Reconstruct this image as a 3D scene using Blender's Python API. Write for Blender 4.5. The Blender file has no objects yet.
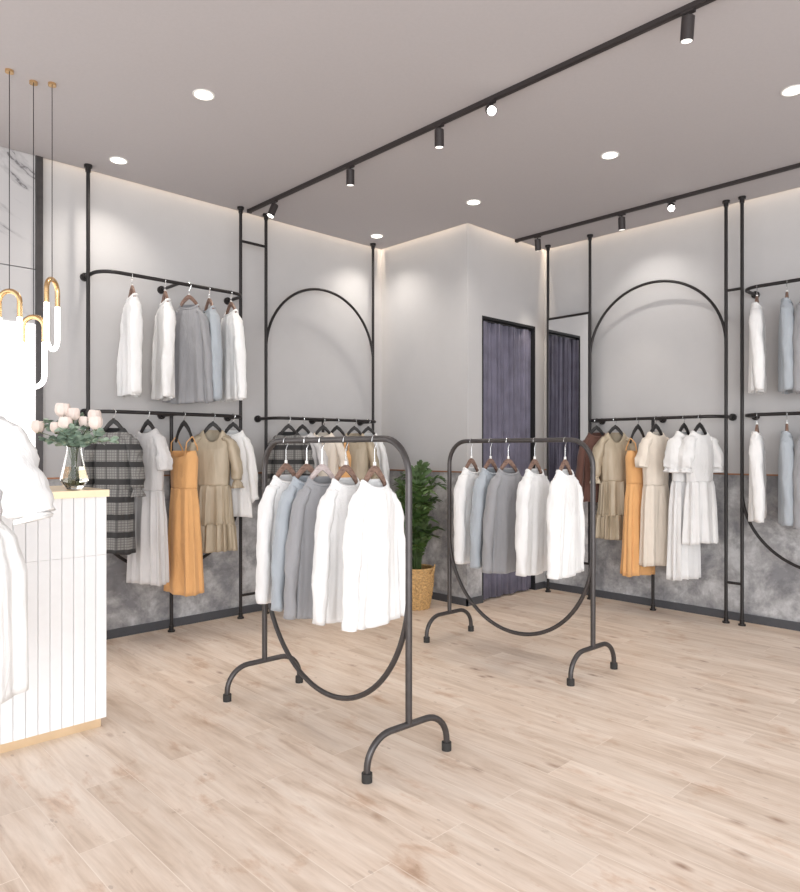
import bpy, math, random
from mathutils import Vector, Matrix
PI = math.pi; sin = math.sin; cos = math.cos
S = bpy.context.scene; C = bpy.context.collection
random.seed(7)

# ------------------------------------------------------------ camera, world, light
cd = bpy.data.cameras.new('camera'); cam = bpy.data.objects.new('camera', cd); C.objects.link(cam)
cam.location = (0, 0, 1.4); cam.rotation_euler = (PI/2, 0, -math.atan2(.694, .72))
cd.sensor_fit = 'HORIZONTAL'; cd.sensor_width = 36; cd.lens = 36*693/800; cd.shift_y = 4/800; cd.clip_start = .05
S.camera = cam
S.view_settings.view_transform = 'Standard'; S.view_settings.look = 'None'
S.view_settings.gamma = 1; S.view_settings.use_curve_mapping = False
S.view_settings.exposure = 0.0
W = bpy.data.worlds.new('daylight'); S.world = W; W.use_nodes = True
bg = W.node_tree.nodes['Background']; bg.inputs[0].default_value = (.955, .98, 1.0, 1); bg.inputs[1].default_value = 1.88

def area(name, loc, rot, sx, sy, power, col=(1, 1, 1), spread=PI):
    l = bpy.data.lights.new(name, 'AREA'); l.shape = 'RECTANGLE'; l.size = sx; l.size_y = sy
    l.energy = power; l.color = col; l.spread = spread
    o = bpy.data.objects.new(name, l); C.objects.link(o); o.location = loc; o.rotation_euler = rot
    return o
# daylight entering through the shop front behind the camera
area('shopfront_daylight', (-1.2, -2.3, 1.6), (math.radians(84), 0, math.radians(-50)), 4.5, 2.6, 215, (.97, .985, 1))
# warm strips hidden in the ceiling cove, shining down the walls
WARM = (1, .80, .58)
CV = 13
area('cove_strip', (1.4, 5.178, 3.60), (0, 0, 0), 6.5, .035, CV*6.5/3, WARM)
area('cove_strip', (4.728, 4.6, 3.60), (0, 0, PI/2), 1.1, .035, CV*.5, WARM)
area('cove_strip', (5.35, 4.038, 3.60), (0, 0, 0), 1.15, .035, CV*.5, WARM)
area('cove_strip', (5.928, 1.4, 3.60), (0, 0, PI/2), 5.1, .035, CV*5.1/3, WARM)

# ------------------------------------------------------------ materials
def new_mat(name):
    m = bpy.data.materials.new(name); m.use_nodes = True
    nt = m.node_tree; return m, nt, nt.nodes['Principled BSDF']
def ramp(nt, src, stops, interp='LINEAR'):
    r = nt.nodes.new('ShaderNodeValToRGB'); r.color_ramp.interpolation = interp
    el = r.color_ramp.elements
    while len(el) < len(stops): el.new(.5)
    for e, (p, c) in zip(el, stops): e.position = p; e.color = (*c, 1)
    nt.links.new(src, r.inputs[0]); return r.outputs[0]
def mix(nt, a, b, fac, mode='MIX'):
    n = nt.nodes.new('ShaderNodeMix'); n.data_type = 'RGBA'; n.blend_type = mode
    for sock, v in ((n.inputs[0], fac), (n.inputs[6], a), (n.inputs[7], b)):
        if hasattr(v, 'links') or hasattr(v, 'is_linked'): nt.links.new(v, sock)
        elif isinstance(v, tuple): sock.default_value = (*v, 1)
        else: sock.default_value = v
    return n.outputs[2]
def mth(nt, op, a, b=0.0):
    n = nt.nodes.new('ShaderNodeMath'); n.operation = op
    for sock, v in ((n.inputs[0], a), (n.inputs[1], b)):
        if hasattr(v, 'is_linked'): nt.links.new(v, sock)
        else: sock.default_value = v
    return n.outputs[0]
def coords(nt, scale=(1, 1, 1), rot=(0, 0, 0), kind='Object', loc=(0, 0, 0)):
    t = nt.nodes.new('ShaderNodeTexCoord'); mp = nt.nodes.new('ShaderNodeMapping')
    mp.inputs['Scale'].default_value = scale; mp.inputs['Rotation'].default_value = rot
    mp.inputs['Location'].default_value = loc
    nt.links.new(t.outputs[kind], mp.inputs[0]); return mp.outputs[0]
def noise(nt, vec, scale, detail=4, rough=.5, dist=0):
    n = nt.nodes.new('ShaderNodeTexNoise'); n.inputs['Scale'].default_value = scale
    n.inputs['Detail'].default_value = detail; n.inputs['Roughness'].default_value = rough
    n.inputs['Distortion'].default_value = dist
    nt.links.new(vec, n.inputs['Vector']); return n.outputs['Fac']
def bump(nt, bs, h, strength=.2, dist=.01):
    b = nt.nodes.new('ShaderNodeBump'); b.inputs['Strength'].default_value = strength
    b.inputs['Distance'].default_value = dist
    nt.links.new(h, b.inputs['Height']); nt.links.new(b.outputs[0], bs.inputs['Normal'])
def plain(name, col, rough=.5, metal=0, var=.06, ns=30, bmp=0):
    m, nt, b = new_mat(name); v = coords(nt); n = noise(nt, v, ns, 3)
    c = ramp(nt, n, [(.3, tuple(x*(1-var) for x in col)), (.7, tuple(min(1, x*(1+var)) for x in col))])
    nt.links.new(c, b.inputs['Base Color']); b.inputs['Roughness'].default_value = rough
    b.inputs['Metallic'].default_value = metal
    if bmp: bump(nt, b, n, bmp, .004)
    return m
def fabric(name, col, rough=.9, trans=0.0, var=.05):
    m, nt, b = new_mat(name); v = coords(nt)
    n = noise(nt, v, 6, 3); w = noise(nt, coords(nt, (260, 260, 260)), 1, 2)
    c = ramp(nt, n, [(.3, tuple(x*(1-var) for x in col)), (.7, tuple(min(1, x*(1+var*.5)) for x in col))])
    nt.links.new(c, b.inputs['Base Color']); b.inputs['Roughness'].default_value = rough
    b.inputs['Sheen Weight'].default_value = .15
    bump(nt, b, mth(nt, 'ADD', mth(nt, 'MULTIPLY', n, 1.0), mth(nt, 'MULTIPLY', w, .08)), .35, .03)
    return m
M = {}
def wrinkled(name, col):
    m = fabric(name, col); nt = m.node_tree; b = nt.nodes['Principled BSDF']
    w = noise(nt, coords(nt, (9, 9, 2.6)), 1, 4, .55, 1.0); old = b.inputs['Normal'].links[0].from_node
    k = nt.nodes.new('ShaderNodeBump'); k.inputs['Strength'].default_value = .38; k.inputs['Distance'].default_value = .05
    nt.links.new(w, k.inputs['Height']); nt.links.new(old.outputs[0], k.inputs['Normal']); nt.links.new(k.outputs[0], b.inputs['Normal'])
    return m
M['white'] = wrinkled('white_cotton', (.78, .775, .775))
M['bright'] = wrinkled('overexposed_white_cotton', (.88, .88, .88))  # copy of the white cotton, colour lightened to imitate overexposure
M['offwhite'] = wrinkled('off_white_jersey', (.62, .605, .605))
M['grey'] = wrinkled('grey_jersey', (.30, .30, .315))
M['blue'] = wrinkled('pale_blue_grey_jersey', (.38, .415, .455))
M['cream'] = wrinkled('cream_cotton', (.78, .70, .61))
M['orange'] = wrinkled('orange_linen', (.78, .43, .18))
M['brown'] = fabric('brown_wool', (.12, .055, .042))
M['lilac'] = fabric('pale_lilac_grey', (.50, .47, .48))
m, nt, b = new_mat('gold_beige_satin'); M['satin'] = m
n = noise(nt, coords(nt, (14, 14, 3)), 1, 3)
nt.links.new(ramp(nt, n, [(.3, (.34, .28, .20)), (.7, (.52, .44, .33))]), b.inputs['Base Color'])
b.inputs['Roughness'].default_value = .48; b.inputs['Metallic'].default_value = .05; bump(nt, b, n, .3, .03)
# plaid
m, nt, b = new_mat('grey_plaid'); M['plaid'] = m
sp = nt.nodes.new('ShaderNodeSeparateXYZ'); nt.links.new(coords(nt), sp.inputs[0])
def band(sock, freq, phase, width):
    f = mth(nt, 'FRACT', mth(nt, 'ADD', mth(nt, 'MULTIPLY', sock, freq), phase)); return mth(nt, 'LESS_THAN', f, width)
z = sp.outputs[2]; x = sp.outputs[0]
c = mix(nt, (.25, .245, .235), (.10, .098, .096), mth(nt, 'MULTIPLY', band(z, 55, 0, .3), .7))
c = mix(nt, c, (.12, .118, .115), mth(nt, 'MULTIPLY', band(x, 55, .2, .3), .7))
c = mix(nt, c, (.065, .063, .062), mth(nt, 'MULTIPLY', band(x, 11.5, .35, .16), .7))
c = mix(nt, c, (.035, .034, .035), band(z, 8.2, .2, .33))
nt.links.new(c, b.inputs['Base Color']); b.inputs['Roughness'].default_value = .85

M['steel'] = plain('dark_graphite_steel', (.085, .078, .078), .38, .65, .1)
M['black'] = plain('black_painted_steel', (.022, .019, .019), .42, .3, .1)
M['blackwood'] = plain('black_stained_wood', (.02, .018, .018), .5, 0, .15)
M['foot'] = plain('dark_rubber', (.03, .028, .027), .7)
M['chrome'] = plain('chrome', (.85, .85, .85), .15, 1, .02)
M['gold'] = plain('brushed_gold', (.80, .54, .28), .25, 1, .06)
M['goldtop'] = plain('brass_sheet', (.88, .70, .48), .3, .7, .05, 8)
M['copper'] = plain('copper_trim', (.42, .21, .12), .4, .6)
M['base'] = plain('dark_grey_skirting', (.07, .072, .082), .5)
M['ceil'] = plain('warm_grey_ceiling_paint', (.445, .423, .433), .92, 0, .015, 60, .05)
M['track'] = plain('dark_brown_track', (.035, .028, .028), .5, .2)
M['whiteplastic'] = plain('white_plastic', (.8, .79, .77), .4, 0, .02)
M['counter'] = plain('white_lacquered_board', (.90, .90, .91), .35, 0, .01)
M['groove'] = plain('pale_grey_core_board', (.60, .60, .63), .7, 0, .02)
# hanger wood
m, nt, b = new_mat('walnut_wood'); M['walnut'] = m
n = noise(nt, coords(nt, (30, 90, 90)), 1, 4)
nt.links.new(ramp(nt, n, [(.3, (.13, .07, .05)), (.7, (.30, .19, .145))]), b.inputs['Base Color']); b.inputs['Roughness'].default_value = .45
m, nt, b = new_mat('painted_sheen_wood'); M['sheenwood'] = m  # hanger wood with its reflected light painted in as paler colour
n = noise(nt, coords(nt, (30, 90, 90)), 1, 4)
nt.links.new(ramp(nt, n, [(.3, (.40, .32, .31)), (.7, (.58, .50, .49))]), b.inputs['Base Color']); b.inputs['Roughness'].default_value = .4
# emitters
def emit(name, col, s):
    m, nt, b = new_mat(name); b.inputs['Base Color'].default_value = (*col, 1)
    b.inputs['Emission Color'].default_value = (*col, 1); b.inputs['Emission Strength'].default_value = s; return m
M['lens'] = emit('lit_lamp_lens', (1, .97, .86), 6)
M['tube'] = emit('lit_glass_tube', (1, .98, .95), 5)
M['spot'] = emit('lit_spot_lens', (1, .98, .90), 12)
M['spotdim'] = emit('dim_spot_lens', (1, .97, .92), 1.2)
M['added_glow'] = emit('overexposure_glow', (1, .995, .99), 1.1)  # no lamp here: added glow imitating the overexposed wall
# wall plaster + concrete wainscot by height
m, nt, b = new_mat('plaster_over_concrete'); M['wall'] = m
v = coords(nt); sp = nt.nodes.new('ShaderNodeSeparateXYZ'); nt.links.new(v, sp.inputs[0])
n1 = noise(nt, v, 3.4, 10, .68, .2); n2 = noise(nt, v, 14, 6, .6); n3 = noise(nt, v, 40, 3)
conc = ramp(nt, n1, [(.40, (.25, .25, .265)), (.5, (.39, .385, .395)), (.60, (.60, .60, .61))])
conc = mix(nt, conc, ramp(nt, n2, [(.35, (.62, .62, .62)), (.55, (1, 1, 1)), ]), .5, 'MULTIPLY')
pl = ramp(nt, n1, [(.3, (.495, .486, .49)), (.7, (.52, .511, .515))])
nt.links.new(mix(nt, conc, pl, mth(nt, 'GREATER_THAN', sp.outputs[2], 1.2)), b.inputs['Base Color'])
b.inputs['Roughness'].default_value = .85; bump(nt, b, n3, .08, .005)
M['plaster'] = plain('light_grey_plaster', (.51, .50, .505), .9, 0, .02, 3)
# marble
m, nt, b = new_mat('white_veined_marble'); M['marble'] = m
v = coords(nt, (1, 1, 1)); n = noise(nt, v, .8, 8, .6, .8)
nt.links.new(ramp(nt, mth(nt, 'ABSOLUTE', mth(nt, 'SUBTRACT', n, .5)), [(0, (.16, .155, .16)), (.008, (.42, .41, .42)), (.03, (.53, .52, .525))]), b.inputs['Base Color'])
b.inputs['Roughness'].default_value = .25
# floor planks along Y
m, nt, b = new_mat('pale_oak_planks'); M['floor'] = m
v = coords(nt, (1, 1, 1), (0, 0, PI/2), loc=(0, .065, 0))
br = nt.nodes.new('ShaderNodeTexBrick'); nt.links.new(v, br.inputs['Vector'])
br.offset = .37; br.offset_frequency = 2; br.squash = 1
br.inputs['Color1'].default_value = (0, 0, 0, 1); br.inputs['Color2'].default_value = (1, 1, 1, 1); br.inputs['Mortar'].default_value = (.5, .5, .5, 1)
br.inputs['Scale'].default_value = 1; br.inputs['Mortar Size'].default_value = .0018; br.inputs['Mortar Smooth'].default_value = .3
br.inputs['Brick Width'].default_value = 1.25; br.inputs['Row Height'].default_value = .186; br.inputs['Bias'].default_value = 0
pid = br.outputs['Color']; mort = br.outputs['Fac']
# shift the grain for each plank by its own tone
cx = nt.nodes.new('ShaderNodeVectorMath'); cx.operation = 'MULTIPLY_ADD'
nt.links.new(pid, cx.inputs[0]); cx.inputs[1].default_value = (7, 31, 3); nt.links.new(coords(nt, (11, 1.5, 1)), cx.inputs[2])
g = noise(nt, cx.outputs[0], 1.0, 8, .62, .6)
cx2 = nt.nodes.new('ShaderNodeVectorMath'); cx2.operation = 'MULTIPLY_ADD'
nt.links.new(pid, cx2.inputs[0]); cx2.inputs[1].default_value = (3, 17, 5); nt.links.new(coords(nt, (60, 4, 1)), cx2.inputs[2])
g2 = noise(nt, cx2.outputs[0], 1.0, 4, .6)
base = ramp(nt, g, [(.26, (.60, .455, .355)), (.42, (.77, .63, .52)), (.56, (.86, .73, .625)), (.72, (.91, .80, .70))])
fine = ramp(nt, g2, [(.3, (.86, .84, .82)), (.6, (1, 1, 1))])
col = mix(nt, base, fine, .8, 'MULTIPLY')
tone = ramp(nt, pid, [(0, (.88, .865, .85)), (1, (1.0, 1.0, 1.0))])
col = mix(nt, col, tone, 1.0, 'MULTIPLY')
vo = nt.nodes.new('ShaderNodeTexVoronoi'); vo.inputs['Scale'].default_value = 1
kv = coords(nt, (6.2, 2.7, 1)); nt.links.new(kv, vo.inputs['Vector'])
kn = mth(nt, 'ADD', vo.outputs['Distance'], mth(nt, 'MULTIPLY', noise(nt, coords(nt, (26, 13, 1)), 1, 3), .16))
knot = ramp(nt, kn, [(.09, (.42, .33, .29)), (.14, (.72, .64, .60)), (.22, (1, 1, 1))])
col = mix(nt, col, knot, .9, 'MULTIPLY')
vo2 = nt.nodes.new('ShaderNodeTexVoronoi'); vo2.inputs['Scale'].default_value = 1
nt.links.new(coords(nt, (17, 8, 1), loc=(3, 2, 0)), vo2.inputs['Vector'])
rnd = nt.nodes.new('ShaderNodeSeparateColor'); nt.links.new(vo2.outputs['Color'], rnd.inputs[0])
sm = mth(nt, 'MULTIPLY', mth(nt, 'LESS_THAN', mth(nt, 'ADD', vo2.outputs['Distance'], mth(nt, 'MULTIPLY', g, .12)), .17), mth(nt, 'GREATER_THAN', rnd.outputs[0], .72))
col = mix(nt, col, (.42, .31, .25), mth(nt, 'MULTIPLY', sm, .5))
pn = noise(nt, coords(nt, (7, 3.2, 1), loc=(5, 1, 0)), 1.0, 6, .65, .3)
col = mix(nt, col, ramp(nt, pn, [(.56, (1, 1, 1)), (.66, (.86, .76, .69)), (.74, (.68, .56, .48))]), .9, 'MULTIPLY')
pn2 = noise(nt, coords(nt, (15, 6, 1), loc=(1, 9, 0)), 1.0, 7, .7, .25)
col = mix(nt, col, ramp(nt, pn2, [(.62, (1, 1, 1)), (.70, (.74, .67, .62)), (.76, (.55, .46, .42))]), .8, 'MULTIPLY')
col = mix(nt, col, (.93, .83, .74), mth(nt, 'MULTIPLY', mort, .5))
nt.links.new(col, b.inputs['Base Color']); b.inputs['Roughness'].default_value = .42
b.inputs['Specular IOR Level'].default_value = .35
bump(nt, b, g, .05, .004)
# curtain, mirror, glass, water, wicker, leaves
M['curtain'] = fabric('slate_violet_velvet', (.165, .155, .212), .85, 0, .25)
M['dark'] = plain('near_black_lining', (.012, .012, .014), .8)
M['mirror'] = plain('silvered_mirror', (.86, .87, .88), .02, 1, .0)
m, nt, b = new_mat('clear_glass'); M['glass'] = m
b.inputs['Base Color'].default_value = (.94, .95, .93, 1); b.inputs['Transmission Weight'].default_value = 1; b.inputs['Roughness'].default_value = .02; b.inputs['IOR'].default_value = 1.45
m, nt, b = new_mat('water'); M['water'] = m
b.inputs['Base Color'].default_value = (.93, .93, .88, 1); b.inputs['Transmission Weight'].default_value = 1; b.inputs['Roughness'].default_value = 0; b.inputs['IOR'].default_value = 1.33
M['wicker'] = plain('golden_wicker', (.56, .35, .15), .7, 0, .3, 60, .4)
M['leaf'] = plain('deep_green_leaf', (.06, .115, .03), .45, 0, .5, 7)
M['eucalyptus'] = plain('grey_green_leaf', (.30, .39, .31), .6, 0, .45, 20)
M['stem'] = plain('green_stem', (.10, .13, .05), .6, 0, .2)
M['petal'] = plain('blush_petal', (.86, .74, .68), .6, 0, .1, 25)
M['soil'] = plain('dark_soil', (.03, .02, .015), .9, 0, .3, 40)
M['wood'] = plain('brown_lacquered_wood', (.23, .10, .05), .4, 0, .2, 12)

# ------------------------------------------------------------ mesh helpers
class MB:
    def __init__(s): s.v = []; s.f = []; s.m = []; s.mi = 0
    def add(s, vs, fs):
        o = len(s.v); s.v += [tuple(p) for p in vs]
        s.f += [tuple(i+o for i in f) for f in fs]; s.m += [s.mi]*len(fs)
    def box(s, x0, x1, y0, y1, z0, z1, mat=None):
        vs = [Vector((x, y, z)) for x in (x0, x1) for y in (y0, y1) for z in (z0, z1)]
        if mat is not None: vs = [mat @ p for p in vs]
        s.add(vs, [(0, 1, 3, 2), (4, 6, 7, 5), (0, 4, 5, 1), (2, 3, 7, 6), (0, 2, 6, 4), (1, 5, 7, 3)])
    def tube(s, pts, r, n=12, caps=True, ry=None):
        pts = [Vector(p) for p in pts]; L = len(pts)
        rs = r if isinstance(r, (list, tuple)) else [r]*L
        T = []
        for i in range(L):
            a = pts[max(0, i-1)]; c = pts[min(L-1, i+1)]; T.append((c-a).normalized())
        up = Vector((0, 0, 1)) if abs(T[0].z) < .9 else Vector((1, 0, 0))
        N = (up - T[0]*up.dot(T[0])).normalized(); vs = []
        for i in range(L):
            N = (N - T[i]*N.dot(T[i])).normalized(); B = T[i].cross(N)
            for k in range(n):
                a = 2*PI*k/n; vs.append(pts[i] + (N*cos(a) + B*sin(a))*rs[i])
        fs = [(i*n+k, i*n+(k+1) % n, (i+1)*n+(k+1) % n, (i+1)*n+k) for i in range(L-1) for k in range(n)]
        if caps: fs += [tuple(range(n-1, -1, -1)), tuple((L-1)*n+k for k in range(n))]
        s.add(vs, fs)
    def cyl(s, c, r, z0, z1, n=20, r1=None):
        r1 = r if r1 is None else r1
        vs = [(c[0]+r*cos(2*PI*k/n), c[1]+r*sin(2*PI*k/n), z0) for k in range(n)] + [(c[0]+r1*cos(2*PI*k/n), c[1]+r1*sin(2*PI*k/n), z1) for k in range(n)]
        s.add(vs, [(k, (k+1) % n, n+(k+1) % n, n+k) for k in range(n)] + [tuple(range(n-1, -1, -1)), tuple(range(n, 2*n))])
    def lathe(s, c, prof, n=28, closed=False):
        vs = [(c[0]+r*cos(2*PI*k/n), c[1]+r*sin(2*PI*k/n), c[2]+z) for r, z in prof for k in range(n)]
        L = len(prof)
        s.add(vs, [(i*n+k, i*n+(k+1) % n, (i+1)*n+(k+1) % n, (i+1)*n+k) for i in range(L-1) for k in range(n)])
    def grid(s, rows, closed=True):
        n = len(rows[0]); L = len(rows); e = n if closed else n-1
        s.add([p for r in rows for p in r], [(i*n+k, i*n+(k+1) % n, (i+1)*n+(k+1) % n, (i+1)*n+k) for i in range(L-1) for k in range(e)])
    def sphere(s, c, r, n=10, m=7, sz=1):
        prof = [(max(1e-4, r*sin(PI*i/m)), -r*cos(PI*i/m)*sz) for i in range(m+1)]; s.lathe(c, prof, n)
    def build(s, name, mat, parent=None, smooth=True, loc=None, solid=0):
        me = bpy.data.meshes.new(name); me.from_pydata(s.v, [], s.f)
        for q in (mat if isinstance(mat, list) else [mat]): me.materials.append(M[q])
        me.polygons.foreach_set('material_index', s.m)
        if smooth:
            me.polygons.foreach_set('use_smooth', [True]*len(me.polygons))
            try: me.set_sharp_from_angle(angle=math.radians(40))
            except Exception: pass
        me.update()
        o = bpy.data.objects.new(name, me); C.objects.link(o)
        if parent is not None: o.parent = parent
        if loc: o.location = loc
        if solid:
            d = o.modifiers.new('thickness', 'SOLIDIFY'); d.thickness = solid; d.offset = 0
        return o
def tag(o, label, cat, group=None, kind=None):
    if label: o['label'] = label
    if cat: o['category'] = cat
    if group: o['group'] = group
    if kind: o['kind'] = kind
    return o
def thing(name, label, cat, loc=(0, 0, 0), rz=0, group=None):
    o = bpy.data.objects.new(name, None); C.objects.link(o); o.empty_display_size = .05
    o.location = loc; o.rotation_euler = (0, 0, rz); return tag(o, label, cat, group)
def dup(root, loc=None, rz=None, label=None, group=None):
    r = root.copy(); C.objects.link(r)
    if loc is not None: r.location = loc
    if rz is not None: r.rotation_euler = (0, 0, rz)
    if label: r['label'] = label
    if group: r['group'] = group
    for ch in list(root.children):
        c = ch.copy(); C.objects.link(c); c.parent = r
        for g in ch.children:
            d = g.copy(); C.objects.link(d); d.parent = c
    return r
def struct(o): o['kind'] = 'structure'; return o
def arc(c, r, a0, a1, n, ax, ay):
    c = Vector(c); ax = Vector(ax); ay = Vector(ay)
    return [c + ax*(r*cos(a0+(a1-a0)*i/n)) + ay*(r*sin(a0+(a1-a0)*i/n)) for i in range(n+1)]

# ------------------------------------------------------------ room shell
CH = 3.42
f = MB(); f.box(-3.2, 6.15, -2.6, 5.4, -.1, 0); struct(f.build('floor', 'floor', smooth=False))
# dropped ceiling slab stops short of the walls to leave the light cove
def prism(poly, z0, z1):
    b = MB(); n = len(poly)
    b.add([(x, y, z0) for x, y in poly] + [(x, y, z1) for x, y in poly],
          [(k, (k+1) % n, n+(k+1) % n, n+k) for k in range(n)] + [tuple(range(n-1, -1, -1)), tuple(range(n, 2*n))]); return b
c = prism([(-3.2, -2.6), (5.91, -2.6), (5.91, 4.02), (4.71, 4.02), (4.71, 5.16), (-3.2, 5.16)], CH, CH+.05)
n0 = prism([(-3.2, -2.6), (6.15, -2.6), (6.15, 5.4), (-3.2, 5.4)], CH+.25, CH+.35)
c.add(n0.v, n0.f); struct(c.build('ceiling', 'ceil', smooth=False))
w = MB(); w.box(-3.2, 4.75, 5.2, 5.4, 0, CH+.25); struct(w.build('wall_left', 'wall', smooth=False))
w = MB(); w.box(4.75, 4.96, 4.06, 5.4, 0, CH+.25); struct(w.build('wall_alcove', 'wall', smooth=False))
w = MB(); w.box(4.96, 5.79, 4.06, 4.2, 2.635, CH+.25); w.box(5.79, 5.95, 4.06, 4.2, 0, CH+.25)
struct(w.build('wall_fitting_room', 'plaster', smooth=False))
w = MB(); w.box(4.96, 5.95, 5.1, 5.4, 0, 2.7); w.box(4.96, 5.95, 4.2, 5.4, 2.7, 2.8)
struct(w.build('wall_cubicle', 'plaster', smooth=False))
w = MB(); w.box(5.95, 6.15, -2.6, 5.4, 0, CH+.25); struct(w.build('wall_right', 'wall', smooth=False))
# skirtings and copper trims
BH = .065
b = MB(); b.box(-3.2, 4.75, 5.185, 5.2, 0, BH); struct(b.build('baseboard_left', 'base', smooth=False))
b = MB(); b.box(4.735, 4.75, 4.045, 5.185, 0, BH); b.box(4.735, 4.96, 4.045, 4.06, 0, BH); b.box(5.79, 5.95, 4.045, 4.06, 0, BH)
struct(b.build('baseboard_alcove', 'base', smooth=False))
b = MB(); b.box(5.935, 5.95, -2.6, 4.045, 0, BH); struct(b.build('baseboard_right', 'base', smooth=False))
b = MB(); b.box(1.54, 4.742, 5.192, 5.2, 1.195, 1.207); struct(b.build('trim_1', 'copper', smooth=False))
b = MB(); b.box(4.742, 4.75, 4.052, 5.192, 1.195, 1.207); struct(b.build('trim_2', 'copper', smooth=False))
b = MB(); b.box(5.942, 5.95, -2.6, 4.052, 1.195, 1.207); struct(b.build('trim_3', 'copper', smooth=False))
# marble panel with added glowing field imitating overexposure below, beyond the dark upright
b = MB(); b.box(-2.2, 1.50, 5.17, 5.2, 2.645, CH+.2); b.box(-2.2, 1.50, 5.17, 5.2, 2.27, 2.638); struct(b.build('wall_panel', 'marble', smooth=False))
b = MB(); b.box(1.50, 1.545, 5.15, 5.2, 0, CH+.2); struct(b.build('trim_4', 'steel', smooth=False))
b = MB(); b.box(-2.2, 1.50, 5.165, 5.198, BH, 2.265); o = b.build('added_glow_panel', 'added_glow', smooth=False)
tag(o, 'added glow panel standing in for white overexposure below the marble slab at far left', 'added glow panel')
# curtain opening: black reveal is structure, curtain is a thing
b = MB()
b.box(4.96, 4.972, 4.055, 4.2, 0, 2.635); b.box(5.778, 5.79, 4.055, 4.2, 0, 2.635); b.box(4.972, 5.778, 4.055, 4.2, 2.612, 2.635)
struct(b.build('trim_5', 'dark', smooth=False))
ct = thing('curtain', 'full-length slate-violet pleated curtain closing the fitting room doorway', 'curtain', (5.375, 4.103, 0))
rows = []
NX = 260
for iz in range(14):
    zz = 2.59 - (2.575)*iz/13; row = []
    for ix in range(NX):
        u = ix/(NX-1); x = -.395 + .79*u
        ph = u*2*PI*14 + 1.6*sin(u*9)+.9*sin(u*21) + .15*sin(zz*1.6+u*5)
        a = .055 + .016*sin(u*23+1)
        row.append((x, .026 - a*abs(sin(ph/2))**.6 + .005*sin(ph*2.3+zz*2), zz))
    rows.append(row)
b = MB(); b.grid(rows, False); b.build('drape', 'curtain', ct, solid=.003)
b = MB(); b.tube([(-.40, .0, 2.602), (.40, .0, 2.602)], .009); b.build('curtain_rail', 'black', ct)

# ------------------------------------------------------------ wall rack modules
PR = .0135
def flange_foot(mb, x, y, z=0):
    mb.cyl((x, y), .028, z, z+.012); mb.cyl((x, y), .018, z+.012, z+.05)
def flange_top(mb, x, y, z=CH):
    mb.cyl((x, y), .028, z-.018, z); mb.cyl((x, y), .018, z-.05, z-.018)
def T_(side):            # local rack frame -> world: u along the wall, w out of the wall
    if side == 'L': return lambda u, w, z: Vector((u, 5.2-w, z))
    return lambda u, w, z: Vector((5.95-w, u, z))
PW = .13; RW = .31
def full_post(t, P, u, parent=None):
    pw = PW; m = MB(); a = P(u, pw, 0); m.tube([P(u, pw, .01), P(u, pw, CH-.01)], PR); flange_foot(m, a.x, a.y); flange_top(m, a.x, a.y)
    m.build('post', 'black', t)
def half_post(t, P, u, z1=1.67):
    m = MB(); a = P(u, PW, 0); m.tube([P(u, PW, .01), P(u, PW, z1)], PR); flange_foot(m, a.x, a.y); m.build('post', 'black', t)
def wall_rail(t, P, u0, u1, z, bulge=RW):
    s = 1 if u1 > u0 else -1; r = .13; m = MB()
    pts = [P(u0, 0.0, z), P(u0, bulge-r, z)]
    pts += [P(u0+s*(r-r*cos(a)), bulge-r+r*sin(a), z) for a in [PI/2*i/8 for i in range(1, 9)]]
    pts += [P(u1-s*(r-r*cos(a)), bulge-r+r*sin(a), z) for a in [PI/2*i/8 for i in range(8, 0, -1)]]
    pts += [P(u1, bulge-r, z), P(u1, 0, z)]
    m.tube(pts, PR); m.build('hanging_rail', 'black', t)
    um = (u0+u1)/2
    m = MB(); m.tube([P(um, 0, z), P(um, bulge, z)], PR*.9); m.build('rail_bracket', 'black', t)
    for u in (u0, um, u1):
        m = MB(); m.tube([P(u, .0, z), P(u, .02, z), P(u, .021, z), P(u, .045, z)], [.03, .03, .02, .02], 16); m.build('wall_flange', 'black', t)
def u_loop(t, P, u0, u1, zc=1.08, zb=.48):
    c = (u0+u1)/2; r = abs(u1-u0)/2
    pts = [P(c - r*cos(a), PW, zc - (zc-zb)*sin(a)) for a in [PI*i/40 for i in range(41)]]
    m = MB(); m.tube(pts, PR*.9); m.build('lower_loop', 'black', t)
def arch(t, P, u0, u1, zc=2.26, zt=2.868):
    c = (u0+u1)/2; r = abs(u1-u0)/2
    pts = [P(c - r*cos(a), PW, zc + (zt-zc)*sin(a)) for a in [PI*i/40 for i in range(41)]]
    m = MB(); m.tube(pts, PR*.9); m.build('arch', 'black', t)
def bar(t, P, u0, u1, z, name='cross_bar'):
    pw = PW; m = MB(); m.tube([P(u0, pw, z), P(u1, pw, z)], PR*.85); m.build(name, 'black', t)
L = T_('L'); R = T_('R')
t = thing('clothes_rack', 'black pipe wall rack with two tiers of rails, beside the counter', 'clothes rack', (0, 0, 0), 0, 'black pipe wall racks')
full_post(t, L, 1.817); full_post(t, L, 3.046); half_post(t, L, 2.439)
wall_rail(t, L, 1.835, 2.993, 2.65); wall_rail(t, L, 1.835, 2.993, 1.67); u_loop(t, L, 1.817, 3.046)
t = thing('clothes_rack', 'black pipe wall rack with an arch, left of the corner, behind the nearest free-standing rack', 'clothes rack', (0, 0, 0), 0, 'black pipe wall racks')
full_post(t, L, 3.293); full_post(t, L, 4.52); half_post(t, L, 3.906)
wall_rail(t, L, 3.286, 4.455, 1.67); arch(t, L, 3.293, 4.52); bar(t, L, 3.046, 3.293, 3.14); bar(t, L, 3.046, 3.293, .19)
t = thing('clothes_rack', 'black pipe wall rack with an arch, holding dresses on the right wall', 'clothes rack', (0, 0, 0), 0, 'black pipe wall racks')
PW = .15
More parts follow.
